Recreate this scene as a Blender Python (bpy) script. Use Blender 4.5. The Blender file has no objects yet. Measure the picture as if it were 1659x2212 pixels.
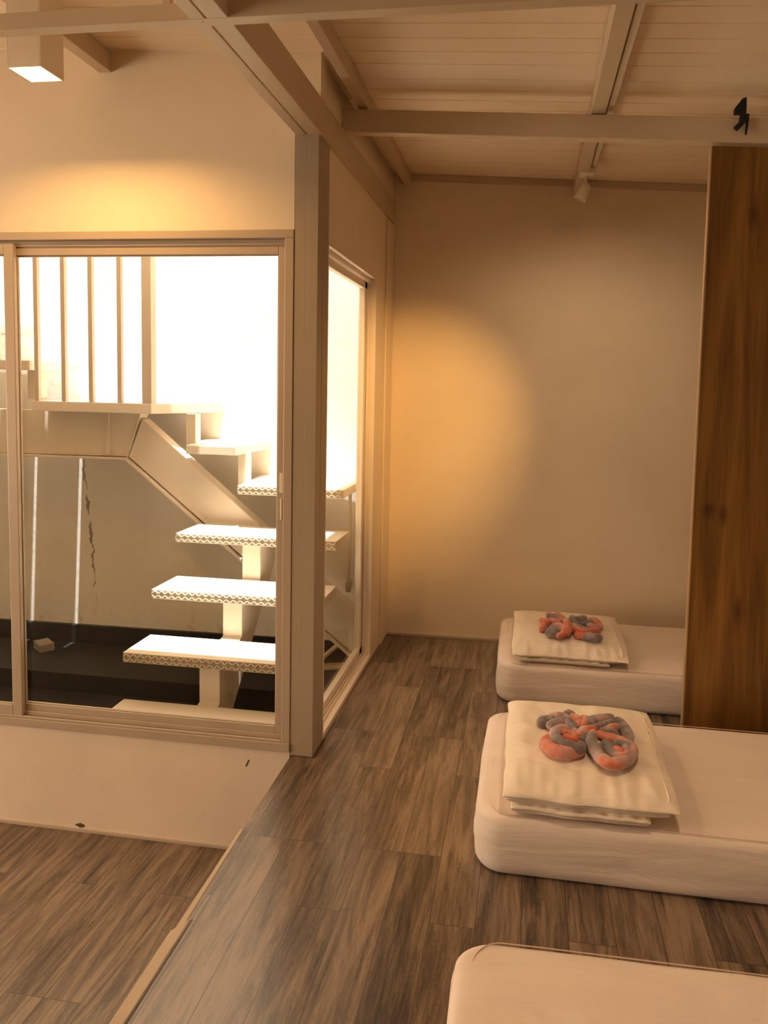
import bpy, bmesh, math, random
from mathutils import Vector, Matrix, noise
random.seed(7)
sc = bpy.context.scene
col = sc.collection
V = Vector

# ------------------------------------------------------------------ helpers
class MB:
    """collects shapes and links them as one mesh object"""
    def __init__(s): s.v = []; s.f = []
    def add(s, vs, fs):
        o = len(s.v); s.v += [tuple(p) for p in vs]; s.f += [tuple(i + o for i in f) for f in fs]; return s
    def box(s, x0, x1, y0, y1, z0, z1):
        vs = [(x, y, z) for z in (z0, z1) for y in (y0, y1) for x in (x0, x1)]
        return s.add(vs, [(0,2,3,1),(4,5,7,6),(0,1,5,4),(2,6,7,3),(0,4,6,2),(1,3,7,5)])
    def hexa(s, bot, top):
        """bot, top: four points each, counter-clockwise seen from above"""
        return s.add(list(bot) + list(top), [(3,2,1,0),(4,5,6,7),(0,1,5,4),(1,2,6,5),(2,3,7,6),(3,0,4,7)])
    def prism(s, poly, axis, a, b):
        """poly of 2D points extruded along axis 0/1/2 from a to b"""
        def p3(p, t):
            return [(t, p[0], p[1]), (p[0], t, p[1]), (p[0], p[1], t)][axis]
        n = len(poly)
        vs = [p3(p, a) for p in poly] + [p3(p, b) for p in poly]
        fs = [tuple(range(n)), tuple(range(2*n-1, n-1, -1))]
        fs += [(i, i+n, (i+1) % n + n, (i+1) % n) for i in range(n)]
        return s.add(vs, fs)
    def tube(s, path, rad, seg=8, closed=False, flat=1.0):
        n = len(path); path = [V(p) for p in path]
        rads = rad if isinstance(rad, (list, tuple)) else [rad]*n
        o = len(s.v); ring = []
        up = V((0, 0, 1))
        for i, p in enumerate(path):
            a = path[(i-1) % n] if (closed or i > 0) else p
            b = path[(i+1) % n] if (closed or i < n-1) else p
            t = (b - a).normalized()
            u = up if abs(t.z) < .95 else V((1, 0, 0))
            x = t.cross(u).normalized(); y = x.cross(t).normalized()
            for k in range(seg):
                an = 2*math.pi*k/seg
                s.v.append(tuple(p + rads[i]*(x*math.cos(an) + y*math.sin(an)*flat)))
        m = n if closed else n-1
        for i in range(m):
            for k in range(seg):
                j = (i+1) % n
                s.f.append((o+i*seg+k, o+i*seg+(k+1) % seg, o+j*seg+(k+1) % seg, o+j*seg+k))
        if not closed:
            s.f.append(tuple(o+k for k in range(seg))[::-1]); s.f.append(tuple(o+(n-1)*seg+k for k in range(seg)))
        return s
    def xform(s, M, start=0):
        s.v[start:] = [tuple(M @ V(p)) for p in s.v[start:]]; return s
    def build(s, name, mat, parent=None, bevel=0, smooth=False, sub=0, bseg=2):
        me = bpy.data.meshes.new(name); me.from_pydata(s.v, [], s.f); me.update()
        bm = bmesh.new(); bm.from_mesh(me)
        bmesh.ops.recalc_face_normals(bm, faces=bm.faces); bm.to_mesh(me); bm.free()
        o = bpy.data.objects.new(name, me); col.objects.link(o)
        if mat: me.materials.append(mat)
        if smooth:
            for p in me.polygons: p.use_smooth = True
        if bevel:
            m = o.modifiers.new('bevel', 'BEVEL'); m.width = bevel; m.segments = bseg
            m.limit_method = 'ANGLE'; m.angle_limit = math.radians(40)
        if sub:
            m = o.modifiers.new('sub', 'SUBSURF'); m.levels = sub; m.render_levels = sub
        if parent: attach(o, parent)
        return o

def attach(o, parent):
    o.parent = parent
    L = V(parent.location); p = parent.parent
    while p: L = L + V(p.location); p = p.parent
    o.matrix_parent_inverse = Matrix.Translation(-L)

def tag(o, label, cat, group=None, kind=None):
    o['label'] = label; o['category'] = cat
    if group: o['group'] = group
    if kind: o['kind'] = kind
    return o
def struct(o, label, cat): return tag(o, label, cat, None, 'structure')
def thing(name, label, cat, loc, group=None):
    o = bpy.data.objects.new(name, None); col.objects.link(o); o.location = loc
    o.empty_display_size = .1
    return tag(o, label, cat, group)

# ------------------------------------------------------------------ materials
def new_mat(name):
    m = bpy.data.materials.new(name); m.use_nodes = True
    nt = m.node_tree; b = nt.nodes['Principled BSDF']
    return m, nt, b
def N(nt, t, **kw):
    n = nt.nodes.new(t)
    for k, v in kw.items():
        if k in n.inputs: n.inputs[k].default_value = v
        else: setattr(n, k, v)
    return n
def ramp(nt, stops):
    r = nt.nodes.new('ShaderNodeValToRGB'); e = r.color_ramp.elements
    while len(e) < len(stops): e.new(.5)
    for i, (p, c) in enumerate(stops): e[i].position = p; e[i].color = (*c, 1)
    return r
def math_n(nt, op, a, b=None, clamp=False):
    n = nt.nodes.new('ShaderNodeMath'); n.operation = op; n.use_clamp = clamp
    for i, x in enumerate((a, b)):
        if x is None: continue
        if isinstance(x, (int, float)): n.inputs[i].default_value = x
        else: nt.links.new(x, n.inputs[i])
    return n.outputs[0]

def paint(name, c, rough=.6, var=.06, bump=.05, scale=18, stain=None, spec=.35):
    m, nt, b = new_mat(name); L = nt.links
    tc = N(nt, 'ShaderNodeTexCoord')
    n1 = N(nt, 'ShaderNodeTexNoise', Scale=1.7, Detail=5.0, Roughness=.6); L.new(tc.outputs['Object'], n1.inputs['Vector'])
    lo = tuple(max(0, x*(1-var)) for x in c); hi = tuple(min(1, x*(1+var*.6)) for x in c)
    r = ramp(nt, [(.35, lo), (.65, hi)]); L.new(n1.outputs['Fac'], r.inputs[0])
    out = r.outputs[0]
    if stain:
        n3 = N(nt, 'ShaderNodeTexNoise', Scale=stain[1], Detail=8.0, Roughness=.7); L.new(tc.outputs['Object'], n3.inputs['Vector'])
        rr = ramp(nt, [(stain[2], (0, 0, 0)), (stain[2]+.12, (1, 1, 1))]); L.new(n3.outputs['Fac'], rr.inputs[0])
        mx = N(nt, 'ShaderNodeMix', data_type='RGBA'); L.new(math_n(nt, 'MULTIPLY', rr.outputs[0], stain[3]), mx.inputs[0])
        L.new(out, mx.inputs[6]); mx.inputs[7].default_value = (*stain[0], 1); out = mx.outputs[2]
    L.new(out, b.inputs['Base Color'])
    b.inputs['Roughness'].default_value = rough; b.inputs['Specular IOR Level'].default_value = spec
    if bump:
        n2 = N(nt, 'ShaderNodeTexNoise', Scale=scale, Detail=6.0); L.new(tc.outputs['Object'], n2.inputs['Vector'])
        bp = N(nt, 'ShaderNodeBump', Strength=bump, Distance=.02); L.new(n2.outputs['Fac'], bp.inputs['Height']); L.new(bp.outputs[0], b.inputs['Normal'])
    return m

CREAM = (.80, .665, .50)
M = {}
M['wall'] = paint('wall_plaster', (.80, .66, .49), .62, .05, .06, 14)
M['wall_low'] = paint('scuffed_plaster', (.78, .63, .49), .6, .06, .08, 14, ((.32, .22, .15), 9.0, .66, .45))
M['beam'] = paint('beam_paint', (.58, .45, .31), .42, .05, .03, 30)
M['ceil'] = paint('ceiling_boards', (.88, .72, .53), .38, .04, .02, 10, spec=.5)
M['frame_side'] = paint('daylit_window_lining', (.84, .72, .58), .4, .04, .02, 40)  # lighter than the front frame: outdoor light on the side window put into the colour
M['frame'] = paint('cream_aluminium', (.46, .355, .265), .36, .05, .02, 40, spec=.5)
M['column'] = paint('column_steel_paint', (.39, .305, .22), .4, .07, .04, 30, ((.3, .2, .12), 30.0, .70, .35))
M['steel'] = paint('pale_stair_paint', (.68, .58, .46), .45, .04, .05, 40)
M['rail'] = paint('railing_paint', (.52, .43, .34), .45, .05, .03, 40)
M['dark_tile'] = paint('dark_courtyard_floor', (.013, .011, .010), .45, .3, .06, 8, spec=.25)
M['lamp'] = paint('lamp_housing_paint', (.80, .68, .52), .45, .03, .02, 30)
M['black'] = paint('black_plastic', (.008, .009, .014), .4, .1, .02, 40)
M['white_plastic'] = paint('white_plastic', (.78, .69, .55), .4, .04, .02, 40)
M['timber'] = paint('pale_timber', (.72, .56, .36), .6, .12, .1, 20)
M['groove'] = paint('dark_gap', (.10, .07, .045), .7, .1, 0)
M['caulk'] = paint('pale_caulk', (.50, .40, .30), .6, .06, .03, 30)
M['glass_lens'] = paint('spot_lens_glass', (.5, .45, .38), .15, .02, 0)
M['edge'] = paint('pale_edge_band', (.42, .28, .16), .5, .1, 0)
M['worn_steel'] = paint('worn_tread_front', (.36, .28, .20), .5, .12, .05, 60)
M['rail_pale'] = paint('tread_stud_paint', (.74, .64, .50), .4, .05, .03, 40)
M['slate'] = paint('grey_block', (.30, .24, .19), .6, .1, .08, 20)

# courtyard wall: plaster with one ragged crack, damp marks near the base
def courtyard():
    m, nt, b = new_mat('courtyard_plaster'); L = nt.links
    tc = N(nt, 'ShaderNodeTexCoord'); sx = N(nt, 'ShaderNodeSeparateXYZ'); L.new(tc.outputs['Object'], sx.inputs[0])
    n1 = N(nt, 'ShaderNodeTexNoise', Scale=1.3, Detail=6.0, Roughness=.65); L.new(tc.outputs['Object'], n1.inputs['Vector'])
    r = ramp(nt, [(.3, (.78, .72, .63)), (.7, (.89, .84, .76))]); L.new(n1.outputs['Fac'], r.inputs[0])
    # crack: |x - (x0 + wobble(z))| < width
    cz = N(nt, 'ShaderNodeCombineXYZ'); L.new(sx.outputs['Z'], cz.inputs['Z'])
    n2 = N(nt, 'ShaderNodeTexNoise', Scale=7.0, Detail=6.0, Roughness=.65); L.new(cz.outputs[0], n2.inputs['Vector'])
    wob = math_n(nt, 'MULTIPLY', math_n(nt, 'SUBTRACT', n2.outputs['Fac'], .5), .16)
    slope = math_n(nt, 'MULTIPLY', math_n(nt, 'SUBTRACT', sx.outputs['Z'], .5), -.085)
    d = math_n(nt, 'ABSOLUTE', math_n(nt, 'SUBTRACT', math_n(nt, 'SUBTRACT', sx.outputs['X'], -3.175), math_n(nt, 'ADD', wob, slope)))
    n3 = N(nt, 'ShaderNodeTexNoise', Scale=9.0, Detail=3.0); L.new(tc.outputs['Object'], n3.inputs['Vector'])
    w = math_n(nt, 'MULTIPLY', math_n(nt, 'SUBTRACT', n3.outputs['Fac'], .33), .055)
    k = math_n(nt, 'MULTIPLY', math_n(nt, 'SUBTRACT', w, d), 160.0, True)
    up = math_n(nt, 'MULTIPLY', math_n(nt, 'SUBTRACT', sx.outputs['Z'], .06), 6.0, True)
    k = math_n(nt, 'MULTIPLY', k, math_n(nt, 'MULTIPLY', up, math_n(nt, 'MULTIPLY', math_n(nt, 'SUBTRACT', 1.22, sx.outputs['Z']), 8.0, True)))
    # damp dirt close to the base
    n4 = N(nt, 'ShaderNodeTexNoise', Scale=16.0, Detail=8.0, Roughness=.75); L.new(tc.outputs['Object'], n4.inputs['Vector'])
    low = math_n(nt, 'MULTIPLY', math_n(nt, 'SUBTRACT', .12, sx.outputs['Z']), 4.0, True)
    dm = math_n(nt, 'MULTIPLY', math_n(nt, 'MULTIPLY', math_n(nt, 'SUBTRACT', n4.outputs['Fac'], .53), 9.0, True), low)
    mk = math_n(nt, 'MAXIMUM', math_n(nt, 'MULTIPLY', k, .85), math_n(nt, 'MULTIPLY', dm, .55))
    mx = N(nt, 'ShaderNodeMix', data_type='RGBA'); L.new(mk, mx.inputs[0]); L.new(r.outputs[0], mx.inputs[6]); mx.inputs[7].default_value = (.16, .12, .07, 1)
    L.new(mx.outputs[2], b.inputs['Base Color']); b.inputs['Roughness'].default_value = .75
    n5 = N(nt, 'ShaderNodeTexNoise', Scale=20.0, Detail=6.0); L.new(tc.outputs['Object'], n5.inputs['Vector'])
    bp = N(nt, 'ShaderNodeBump', Strength=.1, Distance=.02); L.new(n5.outputs['Fac'], bp.inputs['Height']); L.new(bp.outputs[0], b.inputs['Normal'])
    return m
M['court'] = courtyard()

# vinyl planks, long side along Y
def planks(name, shift):
    m, nt, b = new_mat(name); L = nt.links
    tc = N(nt, 'ShaderNodeTexCoord'); sx = N(nt, 'ShaderNodeSeparateXYZ'); L.new(tc.outputs['Object'], sx.inputs[0])
    cb = N(nt, 'ShaderNodeCombineXYZ')
    L.new(math_n(nt, 'ADD', sx.outputs['Y'], shift[1]), cb.inputs[0]); L.new(math_n(nt, 'ADD', sx.outputs['X'], shift[0]), cb.inputs[1])
    br = N(nt, 'ShaderNodeTexBrick', Scale=1.0, offset=.37, offset_frequency=3)
    br.inputs['Mortar Size'].default_value = .0016; br.inputs['Mortar Smooth'].default_value = .3
    br.inputs['Brick Width'].default_value = .94; br.inputs['Row Height'].default_value = .15; br.inputs['Bias'].default_value = 0
    br.inputs['Color1'].default_value = (0, 0, 0, 1); br.inputs['Color2'].default_value = (1, 1, 1, 1); br.inputs['Mortar'].default_value = (.5, .5, .5, 1)
    L.new(cb.outputs[0], br.inputs['Vector'])
    rnd = N(nt, 'ShaderNodeSeparateColor'); L.new(br.outputs['Color'], rnd.inputs[0]); rv = rnd.outputs[0]
    off = math_n(nt, 'MULTIPLY', rv, 37.0)
    def stretched(sxx, syy, det, rough, dist):
        c = N(nt, 'ShaderNodeCombineXYZ')
        L.new(math_n(nt, 'MULTIPLY', sx.outputs['X'], sxx), c.inputs[0]); L.new(math_n(nt, 'MULTIPLY', sx.outputs['Y'], syy), c.inputs[1]); L.new(off, c.inputs[2])
        n = N(nt, 'ShaderNodeTexNoise', Scale=1.0, Detail=det, Roughness=rough, Distortion=dist); L.new(c.outputs[0], n.inputs['Vector'])
        return n.outputs['Fac']
    broad = stretched(17, 1.6, 5.0, .62, 1.1)
    fine = stretched(95, 5.5, 5.0, .6, .9)
    cath = stretched(22, 3.2, 2.0, .5, 2.2)
    rings = math_n(nt, 'SINE', math_n(nt, 'MULTIPLY', cath, 70.0))
    v = math_n(nt, 'ADD', math_n(nt, 'MULTIPLY', broad, .98), math_n(nt, 'MULTIPLY', fine, .46))
    v = math_n(nt, 'ADD', v, math_n(nt, 'MULTIPLY', rings, .032))
    v = math_n(nt, 'ADD', v, math_n(nt, 'MULTIPLY', math_n(nt, 'SUBTRACT', rv, .5), .19))
    r = ramp(nt, [(.44, (.024, .018, .015)), (.57, (.068, .047, .034)), (.71, (.150, .101, .067)), (.90, (.27, .19, .13))]); L.new(v, r.inputs[0])
    mx = N(nt, 'ShaderNodeMix', data_type='RGBA'); L.new(math_n(nt, 'MULTIPLY', br.outputs['Fac'], .85), mx.inputs[0])
    L.new(r.outputs[0], mx.inputs[6]); mx.inputs[7].default_value = (.03, .02, .014, 1)
    L.new(mx.outputs[2], b.inputs['Base Color'])
    rr = math_n(nt, 'ADD', math_n(nt, 'MULTIPLY', fine, .18), .22); L.new(rr, b.inputs['Roughness'])
    b.inputs['Specular IOR Level'].default_value = .5; b.inputs['Coat Weight'].default_value = .35; b.inputs['Coat Roughness'].default_value = .24
    h = math_n(nt, 'SUBTRACT', math_n(nt, 'MULTIPLY', fine, .25), br.outputs['Fac'])
    bp = N(nt, 'ShaderNodeBump', Strength=.22, Distance=.004); L.new(h, bp.inputs['Height']); L.new(bp.outputs[0], b.inputs['Normal'])
    return m
M['floor'] = planks('vinyl_planks', (.867+3.0, 2.07))
M['floor_low'] = planks('vinyl_planks_lower', (.93+3.3, 1.45))

def teak():
    m, nt, b = new_mat('brown_veneer'); L = nt.links
    tc = N(nt, 'ShaderNodeTexCoord'); sx = N(nt, 'ShaderNodeSeparateXYZ'); L.new(tc.outputs['Object'], sx.inputs[0])
    def st(a, c, det, dist):
        cb = N(nt, 'ShaderNodeCombineXYZ'); L.new(math_n(nt, 'MULTIPLY', sx.outputs['X'], a), cb.inputs[0]); L.new(math_n(nt, 'MULTIPLY', sx.outputs['Z'], c), cb.inputs[2])
        n = N(nt, 'ShaderNodeTexNoise', Scale=1.0, Detail=det, Roughness=.55, Distortion=dist); L.new(cb.outputs[0], n.inputs['Vector']); return n.outputs['Fac']
    v = math_n(nt, 'ADD', math_n(nt, 'MULTIPLY', st(9, .8, 3.0, 1.2), .75), math_n(nt, 'MULTIPLY', st(110, 2.2, 5.0, .3), .3))
    r = ramp(nt, [(.36, (.095, .040, .008)), (.52, (.175, .080, .015)), (.70, (.26, .125, .028))]); L.new(v, r.inputs[0])
    out = r.outputs[0]
    for (kx, kz, sxx, szz) in ((.99, 2.57, .022, .07), (.86, 1.2, .03, .04), (.93, 1.18, .02, .05), (1.02, .72, .02, .06)):
        dx = math_n(nt, 'DIVIDE', math_n(nt, 'SUBTRACT', sx.outputs['X'], kx), sxx); dz = math_n(nt, 'DIVIDE', math_n(nt, 'SUBTRACT', sx.outputs['Z'], kz), szz)
        d = math_n(nt, 'SQRT', math_n(nt, 'ADD', math_n(nt, 'MULTIPLY', dx, dx), math_n(nt, 'MULTIPLY', dz, dz)))
        k = math_n(nt, 'MULTIPLY', math_n(nt, 'SUBTRACT', 1.5, d), .55, True)
        mx = N(nt, 'ShaderNodeMix', data_type='RGBA'); L.new(k, mx.inputs[0]); L.new(out, mx.inputs[6]); mx.inputs[7].default_value = (.045, .017, .006, 1); out = mx.outputs[2]
    L.new(out, b.inputs['Base Color']); b.inputs['Roughness'].default_value = .42; b.inputs['Specular IOR Level'].default_value = .35
    return m
M['teak'] = teak()

def cloth(name, c, c2=None, wr=.25, sheen=.25):
    m, nt, b = new_mat(name); L = nt.links
    tc = N(nt, 'ShaderNodeTexCoord')
    mp = N(nt, 'ShaderNodeMapping'); mp.inputs['Scale'].default_value = (1.2, 3.0, 6.0); L.new(tc.outputs['Object'], mp.inputs[0])
    n1 = N(nt, 'ShaderNodeTexNoise', Scale=2.2, Detail=5.0, Roughness=.55, Distortion=.6); L.new(mp.outputs[0], n1.inputs['Vector'])
    c2 = c2 or tuple(x*.93 for x in c)
    r = ramp(nt, [(.35, c2), (.65, c)]); L.new(n1.outputs['Fac'], r.inputs[0]); L.new(r.outputs[0], b.inputs['Base Color'])
    w = N(nt, 'ShaderNodeTexNoise', Scale=320.0, Detail=2.0); L.new(tc.outputs['Object'], w.inputs['Vector'])
    h = math_n(nt, 'ADD', math_n(nt, 'MULTIPLY', n1.outputs['Fac'], 1.0), math_n(nt, 'MULTIPLY', w.outputs['Fac'], .04))
    bp = N(nt, 'ShaderNodeBump', Strength=wr, Distance=.05); L.new(h, bp.inputs['Height']); L.new(bp.outputs[0], b.inputs['Normal'])
    b.inputs['Roughness'].default_value = .85; b.inputs['Sheen Weight'].default_value = sheen; b.inputs['Specular IOR Level'].default_value = .15
    return m
M['sheet'] = cloth('cream_fitted_sheet', (.80, .675, .60), wr=.22)
M['piping'] = cloth('sheet_piping', (.66, .50, .40), wr=.05)
M['duvet'] = cloth('cream_duvet_cotton', (.85, .725, .60), wr=.40)

def fleece():
    m, nt, b = new_mat('coral_grey_fleece'); L = nt.links
    tc = N(nt, 'ShaderNodeTexCoord')
    at = N(nt, 'ShaderNodeAttribute', attribute_name='tone')
    r = ramp(nt, [(.0, (.17, .135, .135)), (.22, (.27, .215, .215)), (.42, (.46, .31, .30)), (.62, (.60, .27, .22)), (.85, (.60, .20, .13)), (1.0, (.56, .14, .08))]); L.new(at.outputs['Fac'], r.inputs[0])
    L.new(r.outputs[0], b.inputs['Base Color']); b.inputs['Roughness'].default_value = .9; b.inputs['Sheen Weight'].default_value = .5
    b.inputs['Specular IOR Level'].default_value = .1
    n2 = N(nt, 'ShaderNodeTexNoise', Scale=260.0, Detail=3.0); L.new(tc.outputs['Object'], n2.inputs['Vector'])
    bp = N(nt, 'ShaderNodeBump', Strength=.3, Distance=.004); L.new(n2.outputs['Fac'], bp.inputs['Height']); L.new(bp.outputs[0], b.inputs['Normal'])
    return m
M['fleece'] = fleece()

def glass():
    m, nt, b = new_mat('window_glass'); L = nt.links
    nt.nodes.remove(b); out = nt.nodes['Material Output']
    t = N(nt, 'ShaderNodeBsdfTransparent'); t.inputs[0].default_value = (.97, .975, .965, 1)
    g = N(nt, 'ShaderNodeBsdfGlossy'); g.inputs['Roughness'].default_value = .02
    fr = N(nt, 'ShaderNodeFresnel', IOR=1.45)
    mx = N(nt, 'ShaderNodeMixShader'); geo = N(nt, 'ShaderNodeNewGeometry'); L.new(math_n(nt, 'MULTIPLY', fr.outputs[0], math_n(nt, 'SUBTRACT', 1.0, geo.outputs['Backfacing'])), mx.inputs[0]); L.new(t.outputs[0], mx.inputs[1]); L.new(g.outputs[0], mx.inputs[2])
    L.new(mx.outputs[0], out.inputs['Surface']); return m
M['glass'] = glass()
def emit(name, c, s):
    m, nt, b = new_mat(name); b.inputs['Base Color'].default_value = (*c, 1)
    b.inputs['Emission Color'].default_value = (*c, 1); b.inputs['Emission Strength'].default_value = s; return m
M['lamp_glow'] = emit('lamp_diffuser', (1, .80, .48), 9.0)

# ------------------------------------------------------------------ the room (X right, Y away, Z up; upper floor at z = 0)
XC0, XC1 = -1.060, -.951           # column / side wall
YF = 3.254                          # face of the front window wall
YB0 = lambda x: 5.0744 + .0204*x    # face of the back wall
CZ = lambda x: 3.190 - .050*(x + .90)   # underside of the ceiling boards

XL = -8.0                            # far left wall
# floors
o = MB().box(XC0+.004, 3.0, -3.0, 5.16, -.5, 0).build('floor_upper', M['floor']); struct(o, 'raised upper floor of dark brown wood planks under the mattresses', 'floor')
o = MB().box(XL, XC0+.003, -3.0, 3.262, -.6, -.5).build('floor_lower', M['floor_low']); struct(o, 'lower floor of brown wood planks below the step', 'floor')
# courtyard floor: slabs with one sunk drain step
mb = MB().box(-5.2, -1.045, 4.42, 5.2, -.45, -.21); mb.box(-5.2, -1.045, 3.346, 4.42, -.45, -.33)
o = mb.build('floor_courtyard', M['dark_tile']); struct(o, 'black tiled courtyard floor under the outdoor stairs', 'floor')

# step nosing: pale worn timber in two lengths
mb = MB()
mb.prism([(-1.075, 2.10), (-1.036, 2.16), (-1.030, .2), (-1.075, .2)], 2, -.028, .003)
mb.prism([(-1.066, 2.66), (-1.052, 2.66), (-1.044, 2.10), (-1.066, 2.10)], 2, -.026, .0025)
o = mb.build('trim_1', M['caulk'], bevel=.003); struct(o, 'pale worn timber nosing along the floor step', 'trim')
o = MB().box(-1.0325, -1.0285, .2, 2.16, -.01, .0012).build('trim_2', M['groove']); struct(o, 'dark gap beside the pale step nosing', 'trim')

# back wall, one plane for room and courtyard
def back_wall(x0, x1, z0, z1, mat, name, lab):
    o = MB().hexa([(x0, YB0(x0), z0), (x1, YB0(x1), z0), (x1, YB0(x1)+.18, z0), (x0, YB0(x0)+.18, z0)],
                  [(x0, YB0(x0), z1), (x1, YB0(x1), z1), (x1, YB0(x1)+.18, z1), (x0, YB0(x0)+.18, z1)]).build(name, mat)
    return struct(o, lab, 'wall')
back_wall(-1.03, 3.05, -.3, 3.5, M['wall'], 'wall_back', 'plain cream back wall behind the mattresses')
back_wall(-5.2, -1.031, -.35, 5.2, M['court'], 'wall_courtyard', 'cracked pale courtyard wall behind the outdoor stairs')
x0, x1 = -5.19, -1.06
o = MB().hexa([(x0, YB0(x0)-.035, -.21), (x1, YB0(x1)-.035, -.21), (x1, YB0(x1)-.001, -.21), (x0, YB0(x0)-.001, -.21)],
              [(x0, YB0(x0)-.035, -.075), (x1, YB0(x1)-.035, -.075), (x1, YB0(x1)-.001, -.075), (x0, YB0(x0)-.001, -.075)]).build('baseboard_courtyard', M['dark_tile'], bevel=.004)
struct(o, 'black tile skirting along the courtyard wall', 'skirting')
o = MB().box(-5.2, -5.02, 3.36, 5.0, -.35, 5.2).build('wall_courtyard_end', M['court']); struct(o, 'pale end wall of the courtyard', 'wall')
# thin caulk line along the room wall bases
x0, x1 = XC1, 2.9
o = MB().hexa([(x0, YB0(x0)-.012, 0), (x1, YB0(x1)-.012, 0), (x1, YB0(x1)-.001, 0), (x0, YB0(x0)-.001, 0)],
              [(x0, YB0(x0)-.012, .014), (x1, YB0(x1)-.012, .014), (x1, YB0(x1)-.001, .014), (x0, YB0(x0)-.001, .014)]).build('baseboard_back', M['caulk'])
struct(o, 'thin pale sealant line at the foot of the back wall', 'skirting')
o = MB().box(XL, -1.066, 3.249, 3.259, -.5, -.487).build('baseboard_front', M['caulk']); struct(o, 'thin pale sealant line at the foot of the low window wall', 'skirting')
# trim strip under the ceiling on the back wall
x0, x1 = -.82, 2.9
o = MB().hexa([(x0, YB0(x0)-.012, CZ(x0)-.045), (x1, YB0(x1)-.012, CZ(x1)-.045), (x1, YB0(x1)-.001, CZ(x1)-.045), (x0, YB0(x0)-.001, CZ(x0)-.045)],
              [(x0, YB0(x0)-.012, CZ(x0)-.002), (x1, YB0(x1)-.012, CZ(x1)-.002), (x1, YB0(x1)-.001, CZ(x1)-.002), (x0, YB0(x0)-.001, CZ(x0)-.002)]).build('trim_3', M['beam'])
struct(o, 'cream cover strip where the ceiling meets the back wall', 'trim')

# front wall: low wall, wall above, solid end
WX0 = -3.80
o = MB().box(XL, XC0-.004, 3.258, 3.345, -.6, .018).build('wall_front_low', M['wall_low']); struct(o, 'scuffed low wall below the front window', 'wall')
mb = MB().prism([(XL, 2.444), (XC0-.003, 2.444), (XC0-.003, 2.86), (XC1+.004, 2.86), (XC1+.004, 3.30), (XL, 3.66)], 1, 3.258, 3.345)
o = mb.build('wall_front_upper', M['wall']); struct(o, 'cream wall above the front window', 'wall')
o = MB().box(XL, WX0, 3.258, 3.345, .018, 2.444).build('wall_front_end', M['wall']); struct(o, 'cream wall at the far end of the front window', 'wall')
# dark scuffs on the low wall (a nick and a stain)
o = MB().prism([(-1.283, -.075), (-1.277, -.078), (-1.262, -.045), (-1.268, -.043)], 1, 3.2565, 3.2585).build('trim_4', M['groove']); struct(o, 'small dark nick in the low wall', 'mark')

random.seed(3)
pts = [(-2.145+.030*(.6+.4*random.random())*math.cos(a), -.470+.012*(.6+.5*random.random())*math.sin(a)) for a in [k*2*math.pi/11 for k in range(11)]]
o = MB().prism(pts, 1, 3.2562, 3.2585).build('trim_6', M['groove']); struct(o, 'dark stain at the foot of the low wall', 'mark')
# side wall with the side window (opening Y 3.43..4.545, z .02...2.42)
SY0, SY1, SZ0, SZ1 = 3.430, 4.545, .018, 2.420
mb = MB().box(XC0, XC1, SY0, YB0(XC1), SZ1, 2.9); mb.box(XC0, XC1+.004, 3.346, YB0(XC1), 2.9, 3.27)
mb.box(XC0, XC1, SY1, YB0(XC1), -.3, SZ1)
mb.box(XC0, XC1-.001, SY0, SY1, -.45, SZ0)
o = mb.build('wall_side', M['wall']); struct(o, 'short cream side wall around the side window', 'wall')
o = MB().box(XC1, XC1+.012, SY1+.28, YB0(XC1)-.002, 0, 2.845).build('trim_5', M['wall'], bevel=.004); struct(o, 'slim cream corner strip beside the back wall', 'trim')

# ceiling boards with grooves, sloping down to the right
def ceiling():
    prof = []; pitch = .125; y = -3.0
    ys = []
    while y < 5.2:
        ys += [(y, 0), (y+pitch-.007, 0), (y+pitch-.0045, .004), (y+pitch-.002, .004)]; y += pitch
    mb = MB()
    ys = [(a_, b_+(.014 if a_ < 3.455 else 0)) for a_, b_ in ys]
    def strip(xa, xb, ylim):
        pts = [p for p in ys if p[0] < ylim] + [(ylim, 0)]
        n = len(pts); vs = []
        for x in (xa, xb):
            vs += [(x, p[0], CZ(x)+p[1]) for p in pts]
        fs = [(i, i+1, n+i+1, n+i) for i in range(n-1)]
        k = 2*n
        vs += [(xa, pts[0][0], CZ(xa)+.2), (xa, ylim, CZ(xa)+.2), (xb, pts[0][0], CZ(xb)+.2), (xb, ylim, CZ(xb)+.2)]
        fs += [(k, k+1, k+3, k+2), (0, k, k+2, n), (n-1, k+1, k+3, 2*n-1)]
        fs += [tuple(range(n)) + (k+1, k), tuple(range(n, 2*n)) + (k+3, k+2)]
        mb.add(vs, fs)
    strip(XL-.1, XC0, 3.352); strip(XC0, 3.1, 5.24)
    return mb.build('ceiling', M['ceil'])
o = ceiling(); struct(o, 'cream ceiling of narrow sloping boards', 'ceiling')

# the shell behind the camera
o = MB().box(3.0, 3.12, -3.1, 5.2, -.6, 3.3).build('wall_right', M['wall']); struct(o, 'cream wall on the right', 'wall')
o = MB().box(-4.6, 3.1, -3.12, -3.0, -.6, 3.5).build('wall_rear', M['wall']); struct(o, 'cream wall behind the camera', 'wall')
mb = MB().box(XL-.12, XL, -3.1, -2.4, -.6, 3.7); mb.box(XL-.12, XL, 2.4, 3.345, -.6, 3.7); mb.box(XL-.12, XL, -2.4, 2.4, -.6, -.1); mb.box(XL-.12, XL, -2.4, 2.4, 2.5, 3.7)
o = mb.build('wall_left', M['wall']); struct(o, 'cream wall on the left with an added window opening', 'wall')
mb = MB().box(XL-.1, .9, -3.12, -3.0, -.6, 3.7); mb.box(2.4, 3.1, -3.12, -3.0, -.6, 3.5); mb.box(.9, 2.4, -3.12, -3.0, -.6, .4); mb.box(.9, 2.4, -3.12, -3.0, 2.5, 3.5)
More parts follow.
